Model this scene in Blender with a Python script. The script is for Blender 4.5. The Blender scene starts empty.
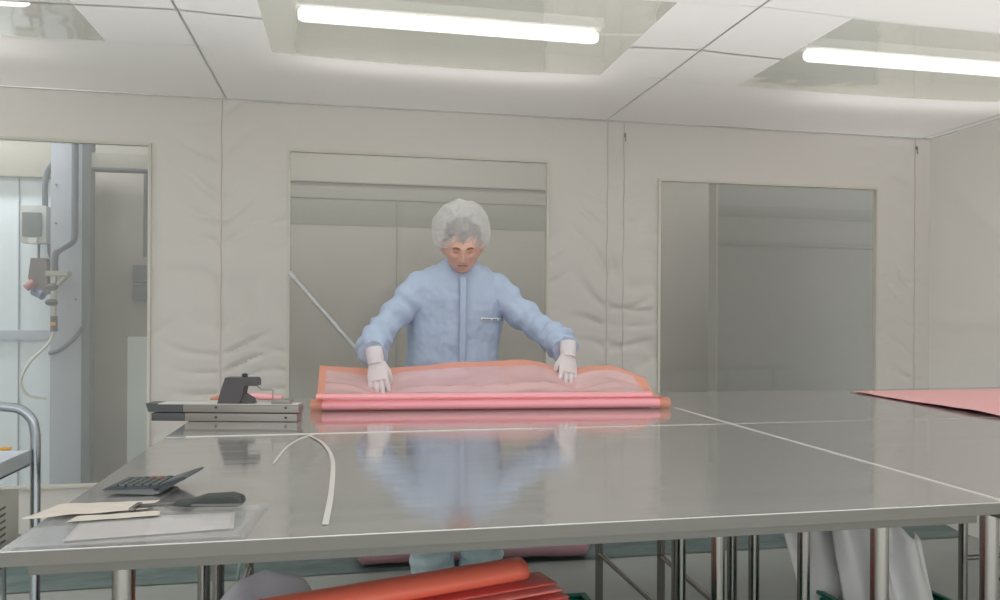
import bpy, bmesh, math, random
from mathutils import Vector, Matrix, noise
random.seed(7)
sc = bpy.context.scene
col = sc.collection
PI = math.pi

# ---------------------------------------------------------------- camera, world, exposure
cd = bpy.data.cameras.new('camera'); cam = bpy.data.objects.new('camera', cd); col.objects.link(cam)
cd.sensor_width = 36; cd.lens = 27.75; cd.shift_y = 0.015; cd.clip_start = .02; cd.clip_end = 60
_F = Vector((math.sin(.197), math.cos(.197), 0)); _r = Vector((math.cos(.197), -math.sin(.197), 0)); _u = Vector((0, 0, 1))
_ro = .0052
_r2 = _r*math.cos(_ro)+_u*math.sin(_ro); _u2 = -_r*math.sin(_ro)+_u*math.cos(_ro)
M_ = Matrix((( _r2.x, _u2.x, -_F.x, 0), (_r2.y, _u2.y, -_F.y, 0), (_r2.z, _u2.z, -_F.z, 1.24), (0, 0, 0, 1)))
cam.matrix_world = M_
sc.camera = cam
w = bpy.data.worlds.new('hall_light'); sc.world = w; w.use_nodes = True
bg = w.node_tree.nodes['Background']; bg.inputs[0].default_value = (.97, .98, .97, 1); bg.inputs[1].default_value = 1.0
_nt = w.node_tree; _tc = _nt.nodes.new('ShaderNodeTexCoord'); _sp = _nt.nodes.new('ShaderNodeSeparateXYZ'); _mr = _nt.nodes.new('ShaderNodeMapRange')
_nt.links.new(_tc.outputs['Generated'], _sp.inputs[0]); _nt.links.new(_sp.outputs[2], _mr.inputs[0]); _nt.links.new(_mr.outputs[0], bg.inputs[1])
_mr.inputs[1].default_value = -.1; _mr.inputs[2].default_value = .7; _mr.inputs[3].default_value = .3; _mr.inputs[4].default_value = 2.4   # a hall lit from its ceiling
sc.view_settings.view_transform = 'Standard'; sc.view_settings.look = 'None'
sc.view_settings.gamma = 1; sc.view_settings.use_curve_mapping = False
sc.view_settings.exposure = 0.72
LAMP_E = 5.0

# ---------------------------------------------------------------- materials
def lin(c): return tuple((v/255/12.92 if v/255 <= .04045 else ((v/255+.055)/1.055)**2.4) for v in c)
def mat(name, rgb, rough=.5, metal=0, bump=0, bscale=20, bstretch=(1, 1, 1), var=0, vscale=5, alpha=1, trans=0, spec=.5, emis=None, translucent=0, rvar=0, tint=None, coat=0):
    m = bpy.data.materials.new(name); m.use_nodes = True; nt = m.node_tree; N = nt.nodes; L = nt.links
    b = N['Principled BSDF']; out = N['Material Output']
    c = lin(rgb)
    b.inputs['Base Color'].default_value = (*c, 1); b.inputs['Roughness'].default_value = rough
    b.inputs['Metallic'].default_value = metal; b.inputs['Specular IOR Level'].default_value = spec
    b.inputs['Coat Weight'].default_value = coat
    tc = N.new('ShaderNodeTexCoord')
    def noi(scale, st=(1, 1, 1), det=4):
        mp = N.new('ShaderNodeMapping'); mp.inputs['Scale'].default_value = st
        L.new(tc.outputs['Object'], mp.inputs[0]); n = N.new('ShaderNodeTexNoise'); n.inputs['Scale'].default_value = scale
        n.inputs['Detail'].default_value = det; L.new(mp.outputs[0], n.inputs[0]); return n
    if var:
        n = noi(vscale, bstretch); r = N.new('ShaderNodeValToRGB')
        r.color_ramp.elements[0].position = .3; r.color_ramp.elements[1].position = .7
        r.color_ramp.elements[0].color = (*[x*(1-var) for x in c], 1); r.color_ramp.elements[1].color = (*[min(1, x*(1+var)) for x in c], 1)
        L.new(n.outputs[0], r.inputs[0]); L.new(r.outputs[0], b.inputs['Base Color'])
    if rvar:
        n = noi(vscale, bstretch); mr = N.new('ShaderNodeMapRange'); mr.inputs[1].default_value = .3; mr.inputs[2].default_value = .7
        mr.inputs[3].default_value = max(0.02, rough-rvar); mr.inputs[4].default_value = rough+rvar
        L.new(n.outputs[0], mr.inputs[0]); L.new(mr.outputs[0], b.inputs['Roughness'])
    if bump:
        n = noi(bscale, bstretch, 3); bp = N.new('ShaderNodeBump'); bp.inputs['Strength'].default_value = bump; bp.inputs['Distance'].default_value = .02
        L.new(n.outputs[0], bp.inputs['Height']); L.new(bp.outputs[0], b.inputs['Normal'])
    last = b.outputs[0]
    if translucent:
        t = N.new('ShaderNodeBsdfTranslucent'); t.inputs[0].default_value = (*c, 1); mx = N.new('ShaderNodeMixShader'); mx.inputs[0].default_value = translucent
        L.new(last, mx.inputs[1]); L.new(t.outputs[0], mx.inputs[2]); last = mx.outputs[0]
    if alpha < 1:
        t = N.new('ShaderNodeBsdfTransparent'); t.inputs[0].default_value = (*(tint or (1, 1, 1)), 1)
        mx = N.new('ShaderNodeMixShader'); mx.inputs[0].default_value = alpha
        L.new(t.outputs[0], mx.inputs[1]); L.new(last, mx.inputs[2]); last = mx.outputs[0]
    if emis:
        b.inputs['Emission Color'].default_value = (*emis[0], 1); b.inputs['Emission Strength'].default_value = emis[1]
    L.new(last, out.inputs[0])
    return m

def pvc(name, rgb, milky, gloss=1.0, bscale=3, bump=.1, tint=(.97, .98, .97), ior=1.45, rough=.06):
    """clear soft PVC sheet: see-through, glossy by Fresnel, slightly milky"""
    m = bpy.data.materials.new(name); m.use_nodes = True; nt = m.node_tree; N = nt.nodes; L = nt.links
    N.remove(N['Principled BSDF']); out = N['Material Output']
    t = N.new('ShaderNodeBsdfTransparent'); t.inputs[0].default_value = (*tint, 1)
    d = N.new('ShaderNodeBsdfDiffuse'); d.inputs[0].default_value = (*lin(rgb), 1)
    tl = N.new('ShaderNodeBsdfTranslucent'); tl.inputs[0].default_value = (*lin(rgb), 1)
    dm = N.new('ShaderNodeMixShader'); dm.inputs[0].default_value = .5; L.new(d.outputs[0], dm.inputs[1]); L.new(tl.outputs[0], dm.inputs[2])
    a = N.new('ShaderNodeMixShader'); a.inputs[0].default_value = milky; L.new(t.outputs[0], a.inputs[1]); L.new(dm.outputs[0], a.inputs[2])
    g = N.new('ShaderNodeBsdfGlossy'); g.inputs['Roughness'].default_value = rough
    fr = N.new('ShaderNodeFresnel'); fr.inputs[0].default_value = ior
    tc = N.new('ShaderNodeTexCoord'); n = N.new('ShaderNodeTexNoise'); n.inputs['Scale'].default_value = bscale; L.new(tc.outputs['Object'], n.inputs[0])
    bp = N.new('ShaderNodeBump'); bp.inputs['Strength'].default_value = bump; bp.inputs['Distance'].default_value = .05; L.new(n.outputs[0], bp.inputs['Height'])
    L.new(bp.outputs[0], g.inputs['Normal']); L.new(bp.outputs[0], fr.inputs['Normal'])
    mu = N.new('ShaderNodeMath'); mu.operation = 'MULTIPLY'; mu.inputs[1].default_value = gloss; L.new(fr.outputs[0], mu.inputs[0])
    f = N.new('ShaderNodeMixShader'); L.new(mu.outputs[0], f.inputs[0]); L.new(a.outputs[0], f.inputs[1]); L.new(g.outputs[0], f.inputs[2])
    L.new(f.outputs[0], out.inputs[0]); return m

MT = dict(
    vinyl=mat('white_vinyl', (229, 225, 220), .38, translucent=.15, bump=.12, bscale=7, bstretch=(.6, .6, 2.2)),
    vinyl_top=mat('white_vinyl_roof', (218, 216, 214), .45, translucent=.28, bump=.05, bscale=3),
    seam=mat('vinyl_weld', (214, 198, 194), .5), tube_seam=mat('vinyl_tube_sleeve', (206, 204, 204), .5),
    hem=mat('vinyl_hem', (222, 219, 209), .4),
    clear=pvc('clear_pvc', (226, 223, 217), .3, .9), clear_top=pvc('clear_pvc_roof', (226, 225, 214), .66, .6),
    skirt=mat('dark_teal_floor_sheet', (104, 124, 124), .3, bump=.5, bscale=5, bstretch=(1, 2, 1), var=.2),
    floor=mat('grey_epoxy_floor', (172, 177, 174), .36, var=.06, vscale=2, bump=.03),
    hall_wall=mat('beige_grey_cladding', (176, 172, 165), .6, var=.03, vscale=1), hall_dark=mat('hall_reflection_grey', (146, 146, 138), .5),
    hall_band=mat('mid_grey_band', (158, 156, 148), .5), hall_grey=mat('grey_partition', (122, 123, 121), .45, var=.05, vscale=1.2, bstretch=(.3, 1, 1)),
    part_band=mat('partition_band', (112, 114, 112), .5),
    hall_top=mat('hall_ceiling', (200, 199, 188), .7),
    panel_blue=mat('pale_blue_panel', (205, 216, 222), .35, spec=.6), col_blue=mat('blue_grey_column', (162, 170, 182), .5),
    col_dark=mat('dark_column_edge', (84, 96, 106), .5), pale=mat('pale_board', (206, 216, 214), .45),
    steel=mat('brushed_steel_top', (206, 205, 204), .11, .68, rvar=.05, vscale=5, bstretch=(.25, 5, 1), bump=.012, bscale=3),
    steel_shaded=mat('steel_table_edge_shaded', (126, 124, 119), .45, .6), tube=mat('polished_steel_tube', (160, 156, 152), .22, 1),
    chrome=mat('satin_chrome_tube', (170, 176, 182), .22, 1), tray=mat('steel_tray', (205, 211, 218), .3, .5),
    gown=mat('light_blue_gown', (184, 201, 226), .62, bump=.6, bscale=9, bstretch=(1, 1, .45), spec=.35),
    gownd=mat('blue_gown_trim', (178, 196, 223), .62), trous=mat('pale_blue_trousers', (214, 236, 246), .35, bump=.6, bscale=9, var=.12, vscale=6),
    skin=mat('skin', (222, 176, 158), .55, var=.06, vscale=18), lip=mat('lips', (150, 90, 84), .5), brow=mat('grey_brown_hair', (120, 96, 86), .8),
    hair=mat('grey_hair', (104, 100, 98), .8, var=.3, vscale=50), eye=mat('eyelid_skin', (184, 134, 120), .6),
    net=mat('white_hair_net', (250, 249, 249), .6, alpha=.48, bump=1.0, bscale=34, translucent=.25), netband=mat('hair_net_band', (226, 224, 226), .7, alpha=.8),
    glove=mat('white_glove', (226, 220, 222), .5, bump=.12, bscale=45), cuff=mat('white_ribbed_cuff', (228, 226, 230), .7, bump=.3, bscale=60, bstretch=(3, 3, .2)),
    label=mat('white_label', (232, 232, 236), .5), ink=mat('dark_blue_print', (60, 70, 110), .5),
    film=mat('pink_film', (255, 176, 186), .16, alpha=.6, tint=(1, .86, .88), translucent=.3, coat=.5), film_clear=mat('clear_pink_film', (255, 208, 210), .16, alpha=.66, tint=(1, .94, .94), translucent=.15, spec=.9, bump=.4, bscale=6, bstretch=(.3, 2, 1)),
    roll=mat('pink_film_roll', (255, 176, 186), .3), orange=mat('glowing_orange_edge', (255, 190, 164), .3, translucent=.4, alpha=.65),
    pinksheet=mat('pink_film_sheet', (255, 186, 190), .35),
    redroll=mat('red_film_roll', (255, 128, 104), .35), redsheet=mat('red_film_sheet', (240, 112, 104), .35, var=.15, vscale=3),
    redsheet_b=mat('light_red_film_sheet', (252, 150, 140), .35),
    packfilm=mat('dull_pink_pack', (232, 160, 176), .2, bump=.5, bscale=9, coat=.6), wrap=mat('clear_wrap', (200, 190, 198), .1, alpha=.35, bump=.6, bscale=12, coat=1),
    crate=mat('green_crate', (0, 112, 92), .4), bag=mat('grey_plastic_sheet', (234, 232, 232), .22, translucent=.25, bump=.5, bscale=7, coat=.5),
    bagclear=mat('milky_plastic_bag', (232, 230, 240), .2, alpha=.7, translucent=.3, bump=.4, bscale=14),
    alu=mat('grey_aluminium', (158, 154, 150), .4, .7), alud=mat('dark_anodised_end', (100, 104, 106), .4, .5), plast=mat('grey_plastic', (92, 88, 92), .5),
    calc=mat('dark_calculator_plastic', (66, 74, 80), .35), calcl=mat('light_calculator_side', (120, 124, 124), .35), key=mat('calculator_key', (96, 102, 104), .4), keyr=mat('red_calculator_key', (170, 92, 80), .4), lcd=mat('calculator_display', (110, 118, 112), .15),
    knife=mat('dark_grey_grip', (62, 68, 68), .45), blade=mat('steel_blade', (150, 150, 150), .25, 1), paper=mat('cream_paper', (224, 216, 206), .7), paper2=mat('white_printed_paper', (232, 226, 224), .6, var=.05, vscale=30, bstretch=(1, 8, 1)),
    sleeve=mat('clear_plastic_sleeve', (226, 230, 232), .12, alpha=.22, coat=.8, bump=.1, bscale=10), pale_strip=mat('bright_strip', (232, 229, 224), .25),
    box=mat('beige_metal_case', (196, 194, 184), .45), vent=mat('vent_slot', (110, 112, 110), .6), yellow=mat('yellow_pencil', (214, 160, 50), .5), pvcw=mat('light_grey_switch_housing', (178, 182, 180), .5),
    swwin=mat('dark_switch_window', (96, 106, 112), .3), pipe=mat('blue_grey_pipe', (82, 94, 108), .45), brass=mat('brass_fitting', (172, 170, 160), .3, .6), blackp=mat('black_knob', (60, 62, 66), .5),
    hose=mat('pale_hose', (200, 200, 194), .45), redp=mat('red_plug', (160, 100, 106), .5), bluep=mat('blue_socket', (80, 98, 136), .5), cordg=mat('pale_cord', (170, 200, 196), .5), cordd=mat('dark_cord', (84, 92, 92), .5),
    lamp=mat('lit_lamp_diffuser', (255, 255, 255), .5, emis=((1, .965, .93), LAMP_E)), lampb=mat('lamp_body', (200, 200, 196), .5), rubber=mat('dark_rubber', (70, 70, 70), .7),
    boot=mat('white_overboot', (204, 210, 216), .5), pole=mat('aluminium_handle', (205, 206, 206), .3, .35), mop=mat('grey_mop_pad', (120, 124, 126), .9), white=mat('white_plastic', (220, 222, 220), .4),
)

# ---------------------------------------------------------------- mesh helpers
def bx(bm, x0, x1, y0, y1, z0, z1, bev=0, M=None):
    r = bmesh.ops.create_cube(bm, size=1); vs = r['verts']
    for v in vs: v.co = Vector(((x0+x1)/2+v.co.x*(x1-x0), (y0+y1)/2+v.co.y*(y1-y0), (z0+z1)/2+v.co.z*(z1-z0)))
    if bev:
        es = {e for v in vs for e in v.link_edges}
        r2 = bmesh.ops.bevel(bm, geom=list(es), offset=bev, segments=2, affect='EDGES', profile=.7)
        vs = list({v for f in r2['faces'] for v in f.verts} | {v for v in vs if v.is_valid})
    if M:
        for v in vs: v.co = M @ v.co
    return vs
def rings(bm, rs, cap=True):
    """rs: list of rings (lists of Vector), all same count"""
    R = [[bm.verts.new(p) for p in r] for r in rs]; n = len(R[0])
    for a, b in zip(R, R[1:]):
        for i in range(n): bm.faces.new((a[i], a[(i+1) % n], b[(i+1) % n], b[i]))
    if cap: bm.faces.new(R[0][::-1]); bm.faces.new(R[-1])
    return R
def tube(bm, pts, rad, seg=12, cap=True, flat=1.0, fn=None):
    pts = [Vector(p) for p in pts]; n = len(pts); rad = rad if isinstance(rad, (list, tuple)) else [rad]*n
    rs = []; prev = None
    for i, p in enumerate(pts):
        d = (pts[min(i+1, n-1)]-pts[max(i-1, 0)]).normalized()
        if prev is None:
            a = Vector((0, 0, 1)) if abs(d.z) < .9 else Vector((0, 1, 0)); x = d.cross(a).normalized()
        else: x = (prev-d*prev.dot(d)).normalized()
        prev = x; y = d.cross(x)
        ring = []
        for k in range(seg):
            t = 2*PI*k/seg; rr = rad[i]
            if fn: rr *= fn(i/(n-1), t)
            ring.append(p+(x*math.cos(t)+y*math.sin(t)*flat)*rr)
        rs.append(ring)
    return rings(bm, rs, cap)
def smooth_path(pts, n=8):
    P = [Vector(p) for p in pts]; P = [P[0]*2-P[1]]+P+[P[-1]*2-P[-2]]; out = []
    for i in range(1, len(P)-2):
        for k in range(n):
            t = k/n; a, b, c, d = P[i-1:i+3]
            out.append(.5*((2*b)+(c-a)*t+(2*a-5*b+4*c-d)*t*t+(3*b-a-3*c+d)*t**3))
    out.append(P[-2]); return out
def interp(vals, n=8):
    return [v.x for v in smooth_path([(a, 0, 0) for a in vals], n)]
def grid(bm, nu, nv, f, skip=None):
    V = [[bm.verts.new(f(i/nu, j/nv)) for j in range(nv+1)] for i in range(nu+1)]
    for i in range(nu):
        for j in range(nv):
            if skip and skip((i+.5)/nu, (j+.5)/nv): continue
            bm.faces.new((V[i][j], V[i+1][j], V[i+1][j+1], V[i][j+1]))
    for v in [v for r in V for v in r if not v.link_faces]: bm.verts.remove(v)
def sphere(bm, c, r, seg=16, sc_=(1, 1, 1)):
    q = bmesh.ops.create_uvsphere(bm, u_segments=seg, v_segments=seg//2+2, radius=r)
    for v in q['verts']: v.co = Vector((v.co.x*sc_[0]+c[0], v.co.y*sc_[1]+c[1], v.co.z*sc_[2]+c[2]))
    return q['verts']
def prism(bm, poly, a, b, M=None):
    """extrude polygon (x,z) from y=a to y=b"""
    A = [Vector((p[0], a, p[1])) for p in poly]; B = [Vector((p[0], b, p[1])) for p in poly]
    if M: A = [M @ v for v in A]; B = [M @ v for v in B]
    rings(bm, [A, B])
def obj(name, bm, m, parent=None, smooth=True, solid=0, mods=(), struct=False):
    bmesh.ops.recalc_face_normals(bm, faces=bm.faces)
    me = bpy.data.meshes.new(name); bm.to_mesh(me); bm.free(); me.materials.append(MT[m])
    if smooth:
        for p in me.polygons: p.use_smooth = True
        try: me.set_sharp_from_angle(angle=math.radians(38))
        except Exception: pass
    o = bpy.data.objects.new(name, me); col.objects.link(o)
    if parent: o.parent = parent; o.matrix_parent_inverse = parent_inv(parent)
    if solid:
        s = o.modifiers.new('thickness', 'SOLIDIFY'); s.thickness = solid; s.offset = 0
    if struct: o['kind'] = 'structure'
    return o
def parent_inv(p):      # meshes are built in place; only a thing's Empty has a location of its own
    return Matrix.Translation(p.location).inverted() if p.type == 'EMPTY' else Matrix.Identity(4)
def thing(name, label, cat, loc=(0, 0, 0), group=None):
    o = bpy.data.objects.new(name, None); col.objects.link(o); o.location = loc; o.empty_display_size = .1
    o['label'] = label; o['category'] = cat
    if group: o['group'] = group
    return o
def tag(o, label, cat, group=None):
    o['label'] = label; o['category'] = cat
    if group: o['group'] = group
    return o
def B(): return bmesh.new()
def remesh(o, vox, smooth_it=4, disp=None):
    r = o.modifiers.new('skin', 'REMESH'); r.mode = 'VOXEL'; r.voxel_size = vox; r.use_smooth_shade = True
    s = o.modifiers.new('soft', 'SMOOTH'); s.factor = .5; s.iterations = smooth_it
    if disp:
        t = bpy.data.textures.new(o.name+'_folds', 'CLOUDS'); t.noise_scale = disp[1]
        d = o.modifiers.new('folds', 'DISPLACE'); d.texture = t; d.strength = disp[0]; d.mid_level = .5

# ---------------------------------------------------------------- the room (clean-room tent of white vinyl)
WY, WX, LX, CZ, FY = 4.1, 3.49, -2.7, 2.325, -1.6
wins = [(-2.33, -.965, .40, 2.072), (-.287, 1.077, .40, 2.077), (1.737, 3.117, .40, 2.005)]
seams = [(-.622, 1), (1.425, 1), (1.522, .6), (3.383, .7)]
def wrinkle(x, z, s=0):
    y = .010*noise.noise(Vector((x*2.2, z*1.2, 1+s)))*min(1, (WX-x)/.3)
    for sx, a in seams+[(-.965, .25), (-.287, .5), (1.077, .3), (1.737, .5), (3.117, .5)]:
        g = math.exp(-((x-sx)/.16)**2)
        if g > .01:
            dx_ = x-sx; ph_ = z*34-abs(dx_)*(20 if dx_ > 0 else 11)+9*noise.noise(Vector((z*2.2, dx_*2.5, sx*3))); n = (max(0, math.sin(ph_))**2)*(.5+noise.noise(Vector((z*5, sx*5+dx_*4, 9))))*(1-math.exp(-(dx_/.02)**2))
            k = min(1, max(.3, (2.2-z)/.9))
            y += a*.042*g*n*k*min(1, (WX-x)/.08)
    return y
def wall_fn(u, v):
    x = LX+(WX-LX)*u; z = CZ*v
    sagz = z
    return Vector((x, WY+wrinkle(x, z)*(1 if z < CZ-.03 else .2), sagz))
def gridwall(name, X, Zs, f, m):
    bm = B(); V = {}
    def gv(i, j):
        if (i, j) not in V: V[i, j] = bm.verts.new(f(X[i], Zs[j]))
        return V[i, j]
    for i in range(len(X)-1):
        for j in range(len(Zs)-1):
            cx = (X[i]+X[i+1])/2; cz = (Zs[j]+Zs[j+1])/2
            if any(a < cx < b and c < cz < d for a, b, c, d in wins): continue
            bm.faces.new((gv(i, j), gv(i+1, j), gv(i+1, j+1), gv(i, j+1)))
    return obj(name, bm, m, struct=True)
def fr(a, b, step, extra=()):
    pts = {a, b} | {e for e in extra if a < e < b}; L_ = sorted(pts); out = []
    for p, q in zip(L_, L_[1:]):
        n = max(1, round((q-p)/step)); out += [p+(q-p)*k/n for k in range(n)]
    return out+[b]
Xs = fr(LX, WX, .011, [e for w_ in wins for e in w_[:2]]); Zs = fr(0, CZ, .011, [e for w_ in wins for e in w_[2:]])
gridwall('wall_back', Xs, Zs, lambda x, z: Vector((x, WY+wrinkle(x, z), z)), 'vinyl')
# side walls
def side(x0, seed):
    def f(u, v):
        y = FY+(WY-FY)*u; z = CZ*v
        d = .012*noise.noise(Vector((y*1.6, z*1.2, seed)))
        # long slanted fold and a horizontal crease
        l = (z-(2.16-(WY-y)*.9)); d += .02*math.exp(-(l/.05)**2)*min(1, max(0, (WY-y)*1.5)) if y > 2.6 else 0
        l2 = (z-(1.22+.05*noise.noise(Vector((y*4, 0, 3))))); d += .016*math.exp(-(l2/.03)**2)
        g = math.exp(-((WY-y)/.25)**2); d += .018*g*noise.noise(Vector((z*10+(WY-y)*8, 2, seed)))
        d *= min(1, (WY-y)/.12); return Vector((x0-d*(1 if x0 > 0 else -1), y, z))
    return f
bm = B(); grid(bm, 160, 70, side(WX, 3)); obj('wall_right', bm, 'vinyl', struct=True)
bm = B(); grid(bm, 80, 30, side(LX, 5)); obj('wall_left', bm, 'vinyl', struct=True)
# ceiling with clear panes
panes = [(-2.33, -.944, 2.487, 3.31), (-.306, 1.114, 2.487, 3.31), (1.79, 3.2, 2.487, 3.31)]
def ceil_z(x, y):
    s = 0
    for a, b in ((-2.6, -.6), (-.6, 1.42), (1.42, 3.45)):
        if a < x < b: s = .02*math.sin(PI*(x-a)/(b-a))
    return CZ+.005-s*min(1, max(0, (WY-y)*2))+.004*noise.noise(Vector((x*2, y*2, 0)))
bm = B(); V = {}
CX = fr(LX, WX, .06, [e for p in panes for e in p[:2]]); CY = fr(FY, WY, .06, [e for p in panes for e in p[2:]])
def gv(i, j):
    if (i, j) not in V: V[i, j] = bm.verts.new((CX[i], CY[j], ceil_z(CX[i], CY[j])))
    return V[i, j]
for i in range(len(CX)-1):
    for j in range(len(CY)-1):
        cx = (CX[i]+CX[i+1])/2; cy_ = (CY[j]+CY[j+1])/2
        if any(a < cx < b and c < cy_ < d for a, b, c, d in panes): continue
        bm.faces.new((gv(i, j), gv(i+1, j), gv(i+1, j+1), gv(i, j+1)))
obj('ceiling', bm, 'vinyl_top', struct=True)
for k, (a, b, c, d) in enumerate(panes):
    bm = B(); grid(bm, 12, 8, lambda u, v: Vector((a+(b-a)*u, c+(d-c)*v, ceil_z(a+(b-a)*u, c+(d-c)*v))))
    obj('window_%d' % (k+4), bm, 'clear_top', struct=True)
for k, (a, b, c, d) in enumerate(wins):
    bm = B(); grid(bm, 20, 20, lambda u, v: Vector((a-.012+(b-a+.024)*u, WY+.012+.006*noise.noise(Vector((a+u*3, v*2, 7))), c-.012+(d-c+.024)*v)))
    pn = obj('window_%d' % (k+1), bm, 'clear', struct=True)
    # welded hem strips round the clear pane
    bm = B()
    for q in ((a-.012, a+.002, c, d), (b-.002, b+.012, c, d), (a-.012, b+.012, d-.002, d+.013), (a-.012, b+.012, c-.013, c+.002)):
        bx(bm, q[0], q[1], WY-.012, WY+.016, q[2], q[3], .001)
    obj('window_hem', bm, 'hem', pn)
# seams
n_t = 1
for sx, a in seams[:4]:
    bm = B()
    tube(bm, [(sx+.0015*math.sin(i*.22), WY-.002+wrinkle(sx, i*CZ/240), i*CZ/240) for i in range(241)], .0022, 6)
    obj('trim_%d' % n_t, bm, 'seam', struct=True); n_t += 1
for sx, y0, y1 in ((-.6, FY, WY), (1.42, FY, WY), (3.43, FY, WY)):
    bm = B(); tube(bm, [(sx, y0+(y1-y0)*i/40, ceil_z(sx, y0+(y1-y0)*i/40)-.002) for i in range(41)], .005, 8, flat=.3)
    obj('trim_%d' % n_t, bm, 'tube_seam', struct=True); n_t += 1
for yy, x0, x1 in ((2.94, LX, -.944), (2.94, -.944, -.306), (2.94, 1.114, 1.79), (3.32, LX, WX), (2.48, LX, WX)):
    bm = B(); r_ = .007 if yy == 2.94 else .0015
    tube(bm, [(x0+(x1-x0)*i/40, yy, ceil_z(x0+(x1-x0)*i/40, yy)+(.004 if yy == 2.94 else .001)) for i in range(41)], r_, 6, flat=.6)
    obj('trim_%d' % n_t, bm, 'tube_seam' if yy == 2.94 else 'hem', struct=True); n_t += 1
bm = B(); tube(bm, [(LX+(WX-LX)*i/60, WY-.004, CZ-.002) for i in range(61)], .003, 6)
obj('trim_%d' % n_t, bm, 'tube_seam', struct=True); n_t += 1
# zip pulls on two of the curtain seams
for (sx, z), lab in (((1.522, 2.246), 'small grey zip pull high on the seam left of the right window'), ((3.383, 2.262), 'small grey zip pull high on the seam near the right corner')):
    t = thing('zip_pull', lab, 'zip pull', (sx, WY-.02, z))
    bm = B(); bx(bm, sx-.005, sx+.005, WY-.022, WY-.012, z-.010, z+.012, .002); obj('slider', bm, 'alu', t)
    bm = B(); tube(bm, [(sx, WY-.022, z-.012), (sx, WY-.024, z-.035)], .003, 8); obj('pull_tab', bm, 'alu', t)
# floor, dark sheet along the wall foot
bm = B(); bx(bm, -8, 10, -7, 8, -.05, 0); obj('floor', bm, 'floor', struct=True, smooth=False)
def skirt(u, v):
    x = LX+.02+(WX-LX-.04)*u; y0 = 3.75; y = y0+(WY-.012-y0)*v
    z = .004+.03*v*v+max(0, .02*noise.noise(Vector((x*3, y*9, 2))))*v*1.4+.006*(1+noise.noise(Vector((x*7+y*8, y*5, 5))))*v
    return Vector((x, y, z))
bm = B(); grid(bm, 300, 14, skirt); obj('trim_%d' % n_t, bm, 'skirt', struct=True); n_t += 1
def hem(u, v):
    x = LX+.02+(WX-LX-.04)*u
    z = .02+.05*v+.03*noise.noise(Vector((x*4, 0, 8)))*(1-v)
    return Vector((x, WY-.015-.03*(1-v)*(1+noise.noise(Vector((x*6, 3, 8)))), z+.004))
bm = B(); grid(bm, 300, 5, hem); obj('trim_%d' % n_t, bm, 'bagclear', struct=True); n_t += 1

# ---------------------------------------------------------------- the hall outside the tent
def wbox(name, a, m, parent=None):
    bm = B(); bx(bm, *a, .002); return obj(name, bm, m, parent, struct=parent is None)
bm = B(); bx(bm, -6, 8, 5.6, 5.7, 0, 3.2); obj('wall_hall', bm, 'hall_wall', struct=True)
for z0, z1, m, dy in ((2.06, 2.17, 'hall_band', .03), (1.87, 2.06, 'hall_dark', .008), ):  # grey bands put reflections in the window vinyl into the wall colour
    wbox('trim_%d' % n_t, (-.9, 2.1, 5.6-dy*.3, 5.6, z0, z1), m); n_t += 1
wbox('trim_%d' % n_t, (-.9, 2.1, 5.57, 5.6, 2.17, 2.18), 'hall_dark'); n_t += 1
wbox('trim_%d' % n_t, (.352, .358, 5.59, 5.6, 0, 2.06), 'hall_dark'); n_t += 1
bm = B(); bx(bm, -6, 8, 2.9, 5.7, 3.2, 3.3); obj('ceiling_hall', bm, 'hall_top', struct=True)
for k, hx_ in enumerate((-2.6, .4, 3.4)):
    ld = bpy.data.lights.new('hall_fill', 'AREA'); ld.shape = 'RECTANGLE'; ld.size = 1.4; ld.size_y = .25; ld.energy = (28, 6, 12)[k]
    lo = bpy.data.objects.new('hall_fill', ld); col.objects.link(lo); lo.location = (hx_, 4.75, 3.15)  # unseen fill lights, added to brighten the hall behind the windows
# grey partition behind the right window, beige return
t = thing('partition_panel', 'tall dark grey steel partition standing behind the right clear window', 'partition', (3.2, 4.9, 0))
bm = B(); bx(bm, 2.475, 4.9, 4.86, 4.95, 0, 2.6, .003); obj('panel', bm, 'hall_grey', t)
bm = B(); bx(bm, 2.462, 2.478, 4.85, 4.96, 0, 2.6, .002); obj('edge_strip', bm, 'hall_dark', t)
for z0, z1 in ((1.92, 2.0), (1.72, 1.76)):
    bm = B(); bx(bm, 2.48, 4.9, 4.853, 4.862, z0, z1, .002); obj('band', bm, 'part_band', t)
# left of the hall: pale blue panels, column, pipes
wbox('wall_panelled', (-5, -1.68, 5.3, 5.36, 0, 2.4), 'panel_blue')
wbox('trim_%d' % n_t, (-2.005, -1.998, 5.29, 5.3, 0, 2.2), 'col_blue'); n_t += 1
wbox('trim_%d' % n_t, (-5, -1.7, 5.27, 5.3, 1.07, 1.13), 'col_blue'); n_t += 1
wbox('trim_%d' % n_t, (-5, -1.7, 5.24, 5.3, 2.08, 2.3), 'hall_band'); n_t += 1
t = thing('steel_column', 'blue grey steel column seen through the left clear window', 'column', (-1.6, 5.05, 0))
bm = B(); bx(bm, -1.72, -1.545, 5.0, 5.2, 0, 2.4, .004); obj('shaft', bm, 'col_blue', t)
bm = B(); bx(bm, -1.548, -1.498, 4.995, 5.02, 0, 2.4, .003); bx(bm, -1.548, -1.535, 5.0, 5.2, 0, 2.4, .002); obj('flange', bm, 'col_dark', t)
bm = B()
for z in (1.32, 1.77, 2.0):
    for x in (-1.69, -1.58): tube(bm, [(x, 5.0, z), (x, 4.993, z)], .006, 8)
obj('bolt', bm, 'alud', t)
t = thing('cable_duct', 'light grey horizontal cable duct along the top behind the left window', 'cable duct', (-1.2, 4.95, 2.14))
bm = B(); bx(bm, -1.5, -.8, 5.0, 5.08, 2.11, 2.2, .003); obj('duct_body', bm, 'hall_band', t)
bm = B(); bx(bm, -1.5, -.8, 4.99, 5.09, 2.098, 2.112, .002); obj('duct_lip', bm, 'col_dark', t)
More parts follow.
